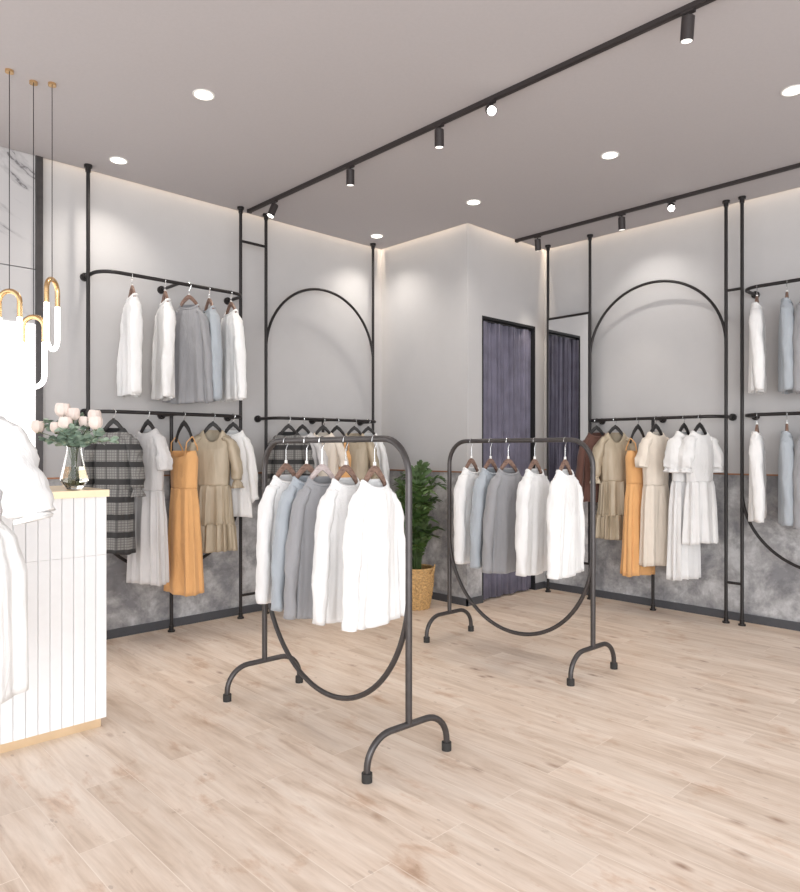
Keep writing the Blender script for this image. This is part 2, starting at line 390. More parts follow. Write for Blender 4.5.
full_post(t, R, 2.21); full_post(t, R, 3.447); half_post(t, R, 2.829)
wall_rail(t, R, 3.40, 2.21, 1.67); arch(t, R, 2.21, 3.447)
t = thing('clothes_rack', 'black pipe wall rack with two tiers of rails, cut by the right edge', 'clothes rack', (0, 0, 0), 0, 'black pipe wall racks')
full_post(t, R, 2.086); full_post(t, R, .856); half_post(t, R, 1.47)
wall_rail(t, R, 2.033, .89, 2.65); wall_rail(t, R, 2.033, .89, 1.67); u_loop(t, R, 2.086, .856)
bar(t, R, 2.086, 2.21, 2.69); bar(t, R, 2.086, 2.21, .33)
t = thing('tall_mirror', 'tall frameless mirror held in a black pipe frame in the right corner', 'mirror')
full_post(t, R, 3.912); bar(t, R, 3.447, 3.912, 2.69); bar(t, R, 3.447, 3.912, .33)
m = MB(); m.box(5.792, 5.798, 3.462, 3.897, .345, 2.675); m.build('mirror_glass', 'mirror', t, smooth=False)
m = MB(); m.box(5.798, 5.81, 3.462, 3.897, .345, 2.675); m.build('backing_board', 'black', t, smooth=False)

# ------------------------------------------------------------ free-standing racks (local y along the rack, origin on the floor)
def free_rack(label, A, B, ht=1.465):
    A = Vector(A); B = Vector(B); mid = (A+B)/2; d = A-B; Lh = d.length/2; rz = math.atan2(d.y, d.x) - PI/2
    t = thing('garment_rack', label, 'clothes rack', (mid.x, mid.y, 0), rz, 'free-standing garment racks')
    r = .0155; br = .17; m = MB()
    pts = [(0, -Lh, .18), (0, -Lh, ht-br)] + [(0, -Lh+br-br*cos(a), ht-br+br*sin(a)) for a in [PI/2*i/10 for i in range(1, 11)]]
    pts += [(0, Lh-br+br*cos(a), ht-br+br*sin(a)) for a in [PI/2*i/10 for i in range(10, 0, -1)]] + [(0, Lh, ht-br), (0, Lh, .18)]
    m.tube(pts, r, 14); m.build('hanging_rail', 'steel', t)
    zc = .78; zb = .15; m = MB()
    m.tube([(0, -Lh*cos(a), zc-(zc-zb)*sin(a)) for a in [PI*i/44 for i in range(45)]], r*.85, 14); m.build('lower_loop', 'steel', t)
    for s in (-1, 1):
        w = .237; q = .13; m = MB()
        pts = [(-w, s*Lh, .03), (-w, s*Lh, .18-q)] + [(-w+q-q*cos(a), s*Lh, .18-q+q*sin(a)) for a in [PI/2*i/9 for i in range(1, 10)]]
        pts += [(w-q+q*cos(a), s*Lh, .18-q+q*sin(a)) for a in [PI/2*i/9 for i in range(9, 0, -1)]] + [(w, s*Lh, .18-q), (w, s*Lh, .03)]
        m.tube(pts, r*.95, 14); fo = m.build('foot', 'steel', t)
        for e in (-1, 1):
            k = MB(); k.cyl((e*w, s*Lh), .023, 0, .038, 18); k.build('rubber_cap', 'foot', fo)
    return t
A1 = (2.225, 3.44); B1 = (2.165, 2.19); A2 = (3.88, 3.49); B2 = (3.83, 2.255)
free_rack('dark steel garment rack nearest the viewer, with a looped lower tube', A1, B1, 1.452)
free_rack('dark steel garment rack farther back, in front of the curtained doorway', A2, B2)
# the tall rack that stands left of the picture is a dress form (built below)

# ------------------------------------------------------------ hangers and clothes (origin on the rail axis; local x = width, front = -y)
def make_hanger(wood, collar='whiteplastic', up=0):
    t = thing('coat_hanger', 'x', 'hanger')
    m = MB(); pts = [(-.019, 0, -.012)] + [(.0175*cos(a), 0, .0175*sin(a)) for a in [PI - PI*1.15*i/12 for i in range(13)]]
    pts += [(.010, 0, -.026), (.001, 0, -.042), (0, 0, -.050), (0, 0, -.125+up)]
    m.tube(pts, .0022, 8); m.build('hook', 'chrome', t)
    m = MB(); m.cyl((0, 0), .008, -.13+up, -.108+up*.85, 12); m.build('collar', collar, t)
    for s in (-1, 1):
        m = MB(); rows = []
        for x, zt, h, d in ((0, -.120, .034, .010), (.03, -.140, .038, .011), (.062, -.178, .036, .012), (.082, -.218, .032, .013), (.098, -.262, .024, .014), (.101, -.272, .006, .008)):
            zt += up
            yb = .10*x*x*2
            rows.append([(s*x, yb-d*.6, zt), (s*x, yb+d*.6, zt), (s*x, yb+d, zt-h*.4), (s*x, yb+d*.5, zt-h), (s*x, yb-d*.5, zt-h), (s*x, yb-d, zt-h*.4)])
        m.grid(rows); m.add(rows[-1], [(0, 1, 2, 3, 4, 5)]); m.build('shoulder_bar', wood, t)
    return t
HG = {}
def place_hanger(kind, loc, rz, label, group):
    if kind not in HG:
        h = make_hanger({'walnut': 'walnut', 'short': 'walnut', 'black': 'blackwood', 'pale': 'sheenwood'}[kind], 'blackwood' if kind == 'black' else 'whiteplastic', {'black': .072, 'short': .05}.get(kind, 0))
        HG[kind] = h
        h.location = loc; h.rotation_euler = (0, 0, rz); h['label'] = label; h['group'] = group; return h
    return dup(HG[kind], loc, rz, label, group)
def interp(prof, z):
    for i in range(len(prof)-1):
        a, b = prof[i], prof[i+1]
        if z <= a[0] and z >= b[0]:
            k = (a[0]-z)/max(1e-6, a[0]-b[0]); k2 = k*k*(3-2*k)*.5 + k*.5
            return [a[j]+(b[j]-a[j])*k2 for j in range(1, len(a))]
    return list(prof[-1][1:] if z < prof[-1][0] else prof[0][1:])
def shell(prof, rows=36, n=96, folds=9, seed=0, dip=.035, v=False, hem=.0, sway=0.0):
    """prof: (z, half width, half depth, fold amplitude). Closed cloth shell around the z axis."""
    rg = random.Random(seed); p1, p2, p3 = [rg.uniform(0, 6.28) for _ in range(3)]
    z0 = prof[0][0]; z1 = prof[-1][0]; out = []
    f2 = max(2, int(folds*.55)); f3 = folds*2+1
    for i in range(rows+1):
        t = i/rows; tt = t**1.25 if rows > 12 else t; z = z0 + (z1-z0)*tt; hw, hd, am = interp(prof, z); row = []
        for k in range(n):
            a = 2*PI*k/n; ca = cos(a); sa = sin(a)
            x = hw*math.copysign(abs(ca)**.8, ca); y = hd*math.copysign(abs(sa)**.85, sa)
            fd = am*(.6*sin(folds*a+p1+.5*sin(z*5+p2)) + .4*sin(f2*a+p2+z*1.5) + .22*sin(f3*a+p3))
            nx = ca; ny = sa; l = math.hypot(nx*.6, ny)
            x += fd*nx*.5/max(l, .3); y += fd*ny/max(l, .3)
            zz = z
            fr = max(0, -sa)
            if dip: zz -= dip*(fr**(2.5 if v else 1.2))*max(0, 1-(z0-z)/(.22 if v else .14))
            zz += hem*sin(3*a+p3)*t
            row.append((x + sway*t*t, y, zz))
        out.append(row)
    return out
def sleeve(s, pts, rx, ry, seed=0, n=20, wr=.004, rows=22, flare=0):
    """pts: (x, y, z) path; rx across, ry front to back, at each point."""
    rg = random.Random(seed+5); ph = rg.uniform(0, 6); out = []; K = len(pts)
    P = [Vector((s*p[0], p[1], p[2])) for p in pts]
    for i in range(rows+1):
        t = i/rows*(K-1); j = min(K-2, int(t)); k = t-j
        p0 = P[max(0, j-1)]; p1 = P[j]; p2 = P[j+1]; p3 = P[min(K-1, j+2)]
        c = .5*((2*p1)+(p2-p0)*k+(2*p0-5*p1+4*p2-p3)*k*k+(3*p1-p0-3*p2+p3)*k**3)
        d = (.5*((p2-p0)+(2*p0-5*p1+4*p2-p3)*2*k+(3*p1-p0-3*p2+p3)*3*k*k)).normalized()
        a_x = rx[j]+(rx[j+1]-rx[j])*k; a_y = ry[j]+(ry[j+1]-ry[j])*k
        N = Vector((1, 0, 0)); N = (N-d*N.dot(d)).normalized(); B = d.cross(N); row = []
        for q in range(n):
            a = 2*PI*q/n
            w = wr*(sin(2*a+t*3.1+ph)+.8*sin(3*a+t*5+ph*2)) + wr*.7*sin(t*9+a+ph) + flare*t*sin(7*a)
            row.append(c + N*((a_x+w)*cos(a)) + B*((a_y+w)*sin(a)))
        out.append(row)
    return out
def mesh(rows, name, mat, t, solid=.003):
    m = MB(); m.grid(rows); return m.build(name, mat, t, solid=solid)
Z0 = -.195; ZB = -.115
def make_top(mat, drop=.9, seed=0, w=1.0, slv=.66, folds=7):
    """long-sleeved top"""
    t = thing('long_sleeved_top', 'x', 'top')
    z0 = Z0
    prof = [(z0, .072*w, .034, 0), (z0-.010, .080*w, .040, .0), (z0-.055, .106*w, .048, .001), (z0-.12, .130*w, .052, .003),
            (z0-.22, .138*w, .052, .007), (z0-.42, .142*w, .048, .012), (-drop, .158*w, .046, .017)]
    mesh(shell(prof, seed=seed, folds=folds, hem=.006), 'body', mat, t)
    r = MB(); rg = shell([(z0+.004, .073*w, .037, 0), (z0-.012, .081*w, .043, 0)], rows=2, seed=seed, dip=.035); r.grid(rg); r.build('neckband', mat, t, solid=.006)
    e = z0-slv-.03
    for s in (-1, 1):
        q = random.Random(seed*3+s); dy = q.uniform(-.02, .02)
        pts = [(.080*w, 0, z0-.055), (.112*w, 0, z0-.095), (.140*w, -.004, z0-.18), (.165*w, -.01+dy*.4, z0-.35), (.180*w, -.016+dy, z0-.52), (.188*w, -.016+dy, e)]
        mesh(sleeve(s, pts, [.018, .026, .032, .032, .030, .026], [.036, .044, .048, .046, .042, .036], seed+s, wr=.0028), 'sleeve', mat, t)
    return t
def make_dress(mat, drop, kind, seed=0, name='dress', cat='dress'):
    t = thing(name, 'x', cat); z0 = ZB
    rg = random.Random(seed)
    if kind == 'strap':
        zt = -.275; wz = -.56
        prof = [(zt, .112, .055, .002), (zt-.06, .132, .064, .003), (wz, .122, .062, .004)]
        mesh(shell(prof, rows=18, seed=seed, folds=6, dip=.05, v=True), 'bodice', mat, t)
        prof = [(wz+.004, .123, .063, .004), (wz-.15, .140, .072, .009), (wz-.5, .160, .082, .014), (-drop, .175, .09, .018)]
        mesh(shell(prof, rows=24, seed=seed+1, folds=10, dip=0, hem=.006), 'skirt', mat, t)
        for s in (-1, 1):
            m = MB()
            pts = [Vector((s*.085, -.055, zt-.035)), Vector((s*.092, -.045, zt+.06)), Vector((s*.098, .0, ZB-.055)), Vector((s*.095, .045, zt+.03)), Vector((s*.09, .055, zt))]
            rows = []
            for i in range(17):
                u = i/16*4; j = min(3, int(u)); k = u-j; c = pts[j].lerp(pts[j+1], k)
                rows.append([(c.x-.008, c.y, c.z), (c.x+.008, c.y, c.z), (c.x+.008, c.y+.001, c.z+.003), (c.x-.008, c.y+.001, c.z+.003)])
            m.grid(rows); m.build('strap', mat, t)
        return t
    wz = {'short': -.57, 'satin': -.55, 'plaid': -.55, 'gather': -.53, 'long': -.57}[kind]
    prof = [(z0, .072, .036, 0), (z0-.010, .086, .045, 0), (z0-.055, .115, .052, .001), (z0-.11, .140, .058, .003), (z0-.22, .140, .06, .005), (wz, .128, .056, .006)]
    mesh(shell(prof, rows=26, seed=seed, folds=6, dip=.09 if kind == 'satin' else .035, v=kind == 'satin'), 'bodice', mat, t)
    am = {'short': .018, 'satin': .016, 'plaid': .012, 'gather': .020, 'long': .016}[kind]
    bot = -drop if kind != 'satin' else -drop+.20
    fo = {'short': 12, 'satin': 15, 'plaid': 9, 'gather': 11, 'long': 8}[kind]
    e = {'short': .165, 'satin': .155, 'plaid': .150, 'gather': .168, 'long': .162}[kind]
    prof = [(wz+.006, .130, .058, .005), (wz-.04, .136, .062, am*.6), (wz-.22, .132+(e-.132)*.5, .07, am*.9), (bot, e, .078, am*1.05)]
    mesh(shell(prof, rows=26, n=128, seed=seed+1, folds=fo, dip=0, hem=.005), 'skirt', mat, t)
    if kind == 'satin':
        prof = [(bot+.015, e-.004, .076, am), (bot-.02, e+.010, .086, am*1.3), (-drop, e+.022, .096, am*1.6)]
        mesh(shell(prof, rows=12, n=160, seed=seed+4, folds=19, dip=0, hem=.006), 'ruffle', mat, t)
    for s in (-1, 1):
        if kind in ('short', 'gather', 'long'):
            pf = .012 if kind == 'gather' else 0
            pts = [(.085, 0, z0-.055), (.125, 0, z0-.09), (.158, -.004, z0-.16), (.182, -.008, z0-.24), (.190, -.008, z0-.30)]
            mesh(sleeve(s, pts, [.022, .030+pf, .036+pf, .040+pf, .040], [.038, .046+pf, .054+pf, .058+pf, .057], seed+s, rows=14, flare=.0012), 'sleeve', mat, t)
            if pf:
                pts = [(.190, -.008, z0-.29), (.191, -.008, z0-.31), (.193, -.008, z0-.335)]
                mesh(sleeve(s, pts, [.040, .037, .050], [.058, .054, .070], seed+s, rows=6, flare=.0025, n=42), 'cuff', mat, t)
        elif kind == 'satin':
            pts = [(.085, 0, z0-.055), (.128, 0, z0-.09), (.162, -.004, z0-.17), (.186, -.01, z0-.30), (.190, -.018, z0-.385)]
            mesh(sleeve(s, pts, [.024, .034, .042, .046, .030], [.044, .052, .062, .062, .044], seed+s, rows=18, wr=.004), 'sleeve', mat, t)
            pts = [(.190, -.018, z0-.38), (.191, -.018, z0-.40), (.194, -.02, z0-.45)]
            mesh(sleeve(s, pts, [.028, .027, .042], [.040, .038, .056], seed+s, rows=6, flare=.003, n=42), 'cuff', mat, t)
        else:
            pts = [(.085, 0, z0-.055), (.128, 0, z0-.095), (.160, -.004, z0-.18), (.182, -.01, z0-.32), (.186, -.018, z0-.42)]
            mesh(sleeve(s, pts, [.024, .036, .042, .044, .032], [.044, .054, .060, .060, .042], seed+s, rows=18, wr=.005), 'sleeve', mat, t)
            pts = [(.186, -.018, z0-.415), (.187, -.018, z0-.435), (.190, -.02, z0-.48)]
            mesh(sleeve(s, pts, [.029, .027, .042], [.038, .036, .052], seed+s, rows=6, flare=.003, n=42), 'cuff', mat, t)
    return t
def put(o, loc, rz, label, cat, group):
    o.location = loc; o.rotation_euler = (0, 0, rz); o['label'] = label; o['category'] = cat; o['group'] = group
D = math.radians
# ---- nearest free rack (rail height 1.465)
def on(A, B, y): k = (y-B[1])/(A[1]-B[1]); return (B[0]+(A[0]-B[0])*k, y, 1.452 if A is A1 else 1.465)
spec = [  # y on rail, yaw, cloth, drop, seed, garment label, hanger kind
    (3.208, 4, 'white', .87, 11, 'white long-sleeved top, farthest left on the nearest garment rack', 'walnut'),
    (3.003, -4, 'blue', .88, 12, 'pale blue-grey top squeezed behind the grey one on the nearest garment rack', 'walnut'),
    (2.860, -10, 'grey', .90, 13, 'grey long-sleeved top in the middle of the nearest garment rack', 'pale'),
    (2.655, 2, 'white', .88, 14, 'white long-sleeved top right of the grey one on the nearest garment rack', 'walnut'),
    (2.430, 6, 'bright', .865, 15, 'brightest white top, closest to the viewer on the nearest garment rack', 'walnut')]
hl = ['brown wooden hanger at the left end of the nearest garment rack', 'brown wooden hanger, second from the left on the nearest garment rack',
      'wooden hanger with painted pale reflection, holding the grey top on the nearest garment rack', 'brown wooden hanger, second from the right on the nearest garment rack',
      'brown wooden hanger at the right end of the nearest garment rack']
tops1 = []
for i, (y, a, cl, dr, sd, lb, hk) in enumerate(spec):
    loc = on(A1, B1, y); g = make_top(cl, dr, sd, slv=dr-.23); put(g, loc, D(a), lb, 'top', 'tops on the nearest garment rack'); tops1.append(g)
    place_hanger(hk, loc, D(a), hl[i], 'hangers on the nearest garment rack')
# ---- second free rack: copies
spec2 = [(3.268, 4, 0, 'white long-sleeved top at the left end of the farther garment rack'),
         (3.085, 0, 1, 'pale blue-grey top between white and grey on the farther garment rack'),
         (2.925, -16, 2, 'grey long-sleeved top in the middle of the farther garment rack'),
         (2.700, 2, 3, 'white top just right of the grey one on the farther garment rack'),
         (2.460, 5, 4, 'bright white top at the right end of the farther garment rack')]
hl = ['brown wooden hanger at the left end of the farther garment rack', 'brown wooden hanger, second from the left on the farther garment rack',
      'brown wooden hanger of the grey top on the farther garment rack', 'brown wooden hanger, fourth from the left on the farther garment rack',
      'brown wooden hanger at the right end of the farther garment rack']
for i, (y, a, k, lb) in enumerate(spec2):
    loc = on(A2, B2, y); dup(tops1[k], loc, D(a), lb, 'tops on the farther garment rack')
    place_hanger('walnut', loc, D(a), hl[i], 'hangers on the farther garment rack')
# ---- left wall, upper rail (X along, Y = 4.89)
LU = [(2.056, -100, 0, 'white long-sleeved top, leftmost on the upper rail beside the pendant lamps', .88),
      (2.303, -101, 3, 'white long-sleeved top left of the grey one on the upper left rail', 1),
      (2.493, -52, 2, 'grey long-sleeved top turned outwards on the upper left rail', 1),
      (2.660, -96, 1, 'pale blue-grey top right of the grey one on the upper left rail', 1),
      (2.851, -92, 4, 'white top at the right end of the upper left rail', 1)]
for i, (x, a, k, lb, _) in enumerate(LU):
    loc = (x, 4.89, 2.65); c = dup(tops1[k], (x, 4.89, 2.71), D(a), lb, 'tops on the upper left wall rail'); c.scale = (.95, .9, 1.06)
    place_hanger('short', loc, D(a), 'dark wooden hanger of the ' + ['leftmost white top', 'second white top from the left', 'grey top', 'pale blue-grey top', 'rightmost white top'][i] + ' on the upper left rail', 'hangers on the upper left wall rail')
# ---- left wall, lower rail
plaid = make_dress('plaid', .99, 'plaid', 21); put(plaid, (1.925, 4.89, 1.67), D(-50), 'grey plaid long-sleeved dress beside the flower vase', 'dress', 'dresses on the lower left wall rail')
palegrey = make_dress('offwhite', 1.23, 'short', 22); put(palegrey, (2.173, 4.89, 1.67), D(-74), 'long pale grey short-sleeved dress between the plaid and orange dresses', 'dress', 'dresses on the lower left wall rail')
orange = make_dress('orange', 1.34, 'strap', 23); put(orange, (2.452, 4.89, 1.67), D(-80), 'orange strap dress near the middle post of the left wall rack', 'dress', 'dresses on the lower left wall rail')
satin = make_dress('satin', 1.05, 'satin', 24); put(satin, (2.693, 4.89, 1.67), D(-42), 'gold-beige satin dress with ruffled hem right of the left orange dress', 'dress', 'dresses on the lower left wall rail')
Z0 = ZB
blouse = make_top('white', .80, 25, slv=.52); put(blouse, (2.870, 4.89, 1.67), D(-50), 'white long-sleeved blouse half hidden behind the left satin dress', 'blouse', 'dresses on the lower left wall rail'); blouse.name = 'blouse'
for x, a, nm in ((1.925, -50, 'grey plaid dress beside the vase'), (2.173, -74, 'long pale grey dress on the lower left rail'), (2.452, -80, 'orange strap dress on the lower left rail'), (2.693, -42, 'gold-beige satin dress on the lower left rail'), (2.870, -50, 'white blouse on the lower left rail')):
    place_hanger('black', (x, 4.89, 1.67), D(a), 'black hanger of the ' + nm, 'hangers on the lower left wall rail')
# ---- left wall, second module, behind the nearest rack
cream = make_dress('cream', 1.24, 'long', 31)
brown = make_top('brown', .74, 32, slv=.42); Z0 = -.195
gl = 'clothes behind the nearest garment rack'
dup(plaid, (3.40, 4.89, 1.67), D(-48), 'grey plaid dress seen behind the nearest garment rack', gl)
dup(palegrey, (3.545, 4.89, 1.67), D(-55), 'pale grey dress behind the nearest rack, between the plaid and cream ones', gl)
put(cream, (3.767, 4.89, 1.67), D(-50), 'cream dress behind the nearest garment rack, under the arch', 'dress', gl)
dup(orange, (3.925, 4.89, 1.67), D(-60), 'orange strap dress glimpsed behind the hangers of the nearest rack', gl)
dup(satin, (4.130, 4.89, 1.67), D(-46), 'gold-beige satin dress seen behind the nearest garment rack', gl)
dup(blouse, (4.300, 4.89, 1.67), D(-52), 'white blouse at the right end behind the nearest garment rack', gl)
for x, a, nm in ((3.40, -48, 'grey plaid dress'), (3.545, -55, 'pale grey dress'), (3.767, -50, 'cream dress'), (3.925, -60, 'orange strap dress'), (4.130, -46, 'gold-beige satin dress'), (4.300, -52, 'white blouse')):
    place_hanger('black', (x, 4.89, 1.67), D(a), 'black hanger of the ' + nm + ' behind the nearest garment rack', 'hangers behind the nearest garment rack')
# ---- right wall, lower rail under the arch (X = 5.64)
gr = 'dresses on the right wall rail'
wl = make_dress('white', 1.32, 'gather', 41); ws = make_dress('white', 1.02, 'gather', 42)
put(brown, (5.64, 3.285, 1.67), D(-34), 'dark brown jacket beside the corner mirror', 'jacket', gr); brown.name = 'jacket'
dup(satin, (5.64, 3.10, 1.67), D(-36), 'gold-beige satin dress beside the brown jacket on the right wall', gr)
dup(orange, (5.64, 2.886, 1.67), D(-10), 'orange strap dress tucked behind the cream dress on the right wall', gr)
dup(cream, (5.64, 2.724, 1.67), D(-14), 'cream short-sleeved dress in front of the orange one on the right wall', gr)
put(wl, (5.64, 2.484, 1.67), D(-8), 'longer white dress, left of the shorter one on the right wall', 'dress', gr)
put(ws, (5.64, 2.355, 1.67), D(-16), 'shorter white dress with gathered waist, rightmost under the arch on the right wall', 'dress', gr)
for y, a, nm in ((3.285, -34, 'dark brown jacket'), (3.10, -36, 'gold-beige satin dress'), (2.886, -10, 'orange strap dress'), (2.724, -14, 'cream dress'), (2.484, -8, 'longer white dress'), (2.355, -16, 'shorter white dress')):
    place_hanger('black', (5.64, y, 1.67), D(a), 'black hanger of the ' + nm + ' on the right wall', 'hangers on the right wall rail')
# ---- right wall, two-tier rack at the picture edge
for z, tier in ((2.65, 'upper'), (1.67, 'lower')):
    for y, k, nm, a in ((1.92, 0, 'white', 14), (1.711, 1, 'pale blue-grey', 17), (1.57, 2, 'grey', -6)):
        c = dup(tops1[k], (5.64, y, z+.06), D(a), nm + ' top on the ' + tier + ' rail at the right edge', 'tops at the right edge'); c.scale = (.95, .9, 1.0)
        place_hanger('short', (5.64, y, z), D(a), 'brown wooden hanger of the ' + nm + ' top on the ' + tier + ' rail at the right edge', 'hangers at the right edge')

# ------------------------------------------------------------ counter
X0, X1, Y0, Y1 = -1.0, 1.366, 3.555, 4.13
t = thing('service_counter', 'white ribbed sales counter with brass top and brass plinth', 'counter', (.18, 3.84, 0))
def rel(m): m.v = [(x-.18, y-3.84, z) for x, y, z in m.v]; return m
m = MB(); m.box(X0, X1-.012, Y0+.02, Y1-.02, .05, 1.165); rel(m).build('carcass', 'groove', t, smooth=False)
m = MB(); m.box(X0, X1-.02, Y0+.025, Y1-.03, 0, .052); rel(m).build('plinth', 'goldtop', t, smooth=False)
m = MB(); m.box(X0-.005, X1+.008, Y0-.012, Y1, 1.165, 1.2); rel(m).build('countertop', 'goldtop', t, smooth=False)
m = MB(); pw = .0535; x = X1
while x > X0:
    for za, zb in ((.05, .872), (.8732, 1.165)):
        e = .002; xa, xb = max(X0, x-pw+e/2), x-e/2
        vs = [(xa, Y0+.02), (xb, Y0+.02), (xb, Y0+.003), (xb-.003, Y0), (xa+.003, Y0), (xa, Y0+.003)]
        n = 6
        m.add([(p, q, za) for p, q in vs]+[(p, q, zb) for p, q in vs], [(k, (k+1) % n, n+(k+1) % n, n+k) for k in range(n)]+[tuple(range(n-1, -1, -1)), tuple(range(n, 2*n))])
    x -= pw
rel(m).build('ribbed_front', 'counter', t, smooth=False)
m = MB(); m.box(X1-.012, X1, Y0+.02, Y1-.02, .05, 1.165); rel(m).build('side_panel', 'counter', t, smooth=False)

# ------------------------------------------------------------ vase with roses
VX, VY, VZ = 1.262, 3.715, 1.2
t = thing('vase', 'faceted clear glass vase near the right end of the counter', 'vase', (VX, VY, VZ), .3)
prof = [(.001, 0), (.038, 0), (.050, .012), (.074, .045), (.070, .065), (.040, .19), (.037, .215), (.041, .222), (.038, .222), (.034, .214), (.036, .188), (.063, .068), (.066, .05), (.044, .02), (.001, .018)]
m = MB(); m.lathe((0, 0, 0), prof, 6); m.build('glass_body', 'glass', t, smooth=False)
m = MB(); m.lathe((0, 0, 0), [(.001, .0185), (.043, .0205), (.0655, .0505), (.0625, .067), (.05, .115), (.001, .115)], 6); m.build('water', 'water', t, smooth=False)
rg = random.Random(3)
def rose(label, head, r, seed):
    q = random.Random(seed); hx, hy, hz = head
    t = thing('rose', label, 'flower', (VX, VY, VZ), 0, 'roses in the vase')
    bx, by = q.uniform(-.025, .025), q.uniform(-.025, .025)
    tx, ty = hx*.16, hy*.16
    pts = [(bx, by, .025), (tx*.5+bx*.3, ty*.5+by*.3, .13), (max(-.028, min(.028, tx)), max(-.028, min(.028, ty)), .215), (hx*.55, hy*.55, .215+(hz-.215)*.5), (hx, hy, hz-r*.9)]
    m = MB(); m.tube(pts, .0018, 7); m.build('stem', 'stem', t)
    m = MB()
    for cnt, rad, lat1, haf in ((3, .34, 86, 1.1), (4, .56, 78, 1.0), (5, .78, 68, .9), (6, 1.0, 50, .75)):
        for k in range(cnt):
            a0 = 2*PI*k/cnt + rad*7 + q.uniform(-.15, .15); lift = q.uniform(.92, 1.06); rows = []
            for i in range(7):
                v = i/6; lat = math.radians(-82+(lat1+82)*v); row = []
                for j in range(7):
                    u = (j/6-.5)*2; az = a0 + u*haf*(.55+.45*sin(min(1, v*1.1)*PI*.75))
                    R = r*rad*lift*(1 + .10*u*u + .3*max(0, v-.7)*(rad**2)*3)
                    zz = sin(lat)*R*1.0 - .10*r*u*u*v
                    row.append((hx+cos(lat)*R*cos(az), hy+cos(lat)*R*sin(az), hz+zz))
                rows.append(row)
            m.grid(rows, False)
    m.build('bloom', 'petal', t)
    m = MB(); m.sphere((hx, hy, hz-r*.95), r*.3, 8, 5); m.build('calyx', 'stem', t)
    return t
# positions are offsets from the vase foot; camera-right is (.72,-.69)
def off(right, fwd, z): return (right*.72+fwd*.694, -right*.694+fwd*.72, z)
rose('pink-cream rose standing highest in the vase', off(-.058, 0, .405), .036, 1)
rose('pale rose left of the vase, leaning out over the counter edge', off(-.185, .0, .320), .030, 2)
rose('white rose just right of the topmost one', off(-.010, .01, .385), .030, 3)
rose('white rose in the middle front of the bouquet', off(-.020, -.05, .335), .032, 4)
rose('white rose high on the right side of the bouquet', off(.105, 0, .375), .029, 5)
rose('white rose at the far right of the bouquet', off(.118, -.02, .338), .033, 6)
rose('cream rose low on the left of the bouquet', off(-.078, -.03, .315), .028, 7)
rose('white rose right of centre, behind the front bloom', off(.045, .02, .345), .028, 8)
def sprig(label, end, seed, n=15):
    q = random.Random(seed); ex, ey, ez = end
    t = thing('eucalyptus_sprig', label, 'foliage', (VX, VY, VZ), 0, 'eucalyptus sprigs in the vase')
    P = [Vector((ex*-.1, ey*-.1, .025)), Vector((ex*.12, ey*.12, .215)), Vector((ex*.5, ey*.5, .215+(ez-.215)*.65)), Vector((ex, ey, ez))]
    P[1].x = max(-.026, min(.026, P[1].x)); P[1].y = max(-.026, min(.026, P[1].y))
    m = MB(); m.tube(P, .0015, 6); m.build('stem', 'stem', t)
    m = MB()
    for i in range(n):
        u = i/(n-1); c = P[1].lerp(P[2], u*2) if u < .5 else P[2].lerp(P[3], u*2-1)
        if u < .08: continue
        for s in (0, 1):
            r = q.uniform(.014, .023); a = q.uniform(0, 6.28); e = q.uniform(-.4, .9)
            d = Vector((cos(a)*cos(e), sin(a)*cos(e), sin(e))); k = d.cross(Vector((q.uniform(-1, 1), q.uniform(-1, 1), 1))).normalized(); nn = d.cross(k)
            rows = [[c + d*r*.2 + k*0, c + d*r*1.0 + k*r*.75 + nn*r*.15, c + d*r*2.0 + nn*r*.1, c + d*r*1.0 - k*r*.75 + nn*r*.15]]
            mid = c + d*r*1.1
            vs = [mid + nn*r*-.05] + [mid + d*(cos(b)*r) + k*(sin(b)*r*.85) + nn*(r*.12*cos(2*b)) for b in [2*PI*w/10 for w in range(10)]]
            m.add(vs, [(0, 1+w, 1+(w+1) % 10) for w in range(10)]); m.add([c, c + d*r*.3], [])
    m.build('leaves', 'eucalyptus', t)
ends = [(-.16, 0, .25), (-.13, .03, .32), (-.10, -.06, .26), (-.03, -.08, .30), (.03, -.06, .31), (.09, -.04, .26), (.15, 0, .28), (.19, 0, .25), (0, .05, .37), (.08, .04, .35), (-.05, .05, .36), (.02, -.02, .26), (-.16, .02, .35)]
el = ['drooping to the far left', 'reaching up on the left', 'low at the front left', 'at the front centre left', 'at the front centre right', 'low at the front right', 'spreading right', 'drooping to the far right', 'upright at the back', 'at the back right', 'at the back left', 'short, in the middle', 'with the highest tip on the left']
for i, e in enumerate(ends): sprig('grey-green leafy sprig ' + el[i] + ' of the bouquet', off(*e), 50+i)

# ------------------------------------------------------------ potted palm
PX, PY = 4.375, 4.335
t = thing('basket_planter', 'round golden wicker basket on the floor in the corner', 'basket', (PX, PY, 0))
m = MB(); rows = []
for i in range(36):
    v = i/35; z = .355*v; r = .115+.04*sin(min(1, v*1.1)*PI*.55)
    rows.append([((r+.005*(1 if (i//2+k//2) % 2 else -1)*(1 if 0 < i < 35 else 0))*cos(2*PI*k/64), (r+.005*(1 if (i//2+k//2) % 2 else -1))*sin(2*PI*k/64), z) for k in range(64)])
m.grid(rows); m.add([(.115*cos(2*PI*k/20), .115*sin(2*PI*k/20), .001) for k in range(20)], [tuple(range(20))]); m.build('woven_body', 'wicker', t, solid=.006)
m = MB(); m.tube([(.152*cos(2*PI*k/32), .152*sin(2*PI*k/32), .355) for k in range(33)], .011, 8, False); m.build('rim', 'wicker', t)
m = MB(); m.tube([(.02, -.155, .30), (.035, -.175, .34), (.055, -.175, .37), (.08, -.155, .39), (.09, -.14, .36), (.10, -.12, .31)], .007, 8); m.build('handle', 'wicker', t)
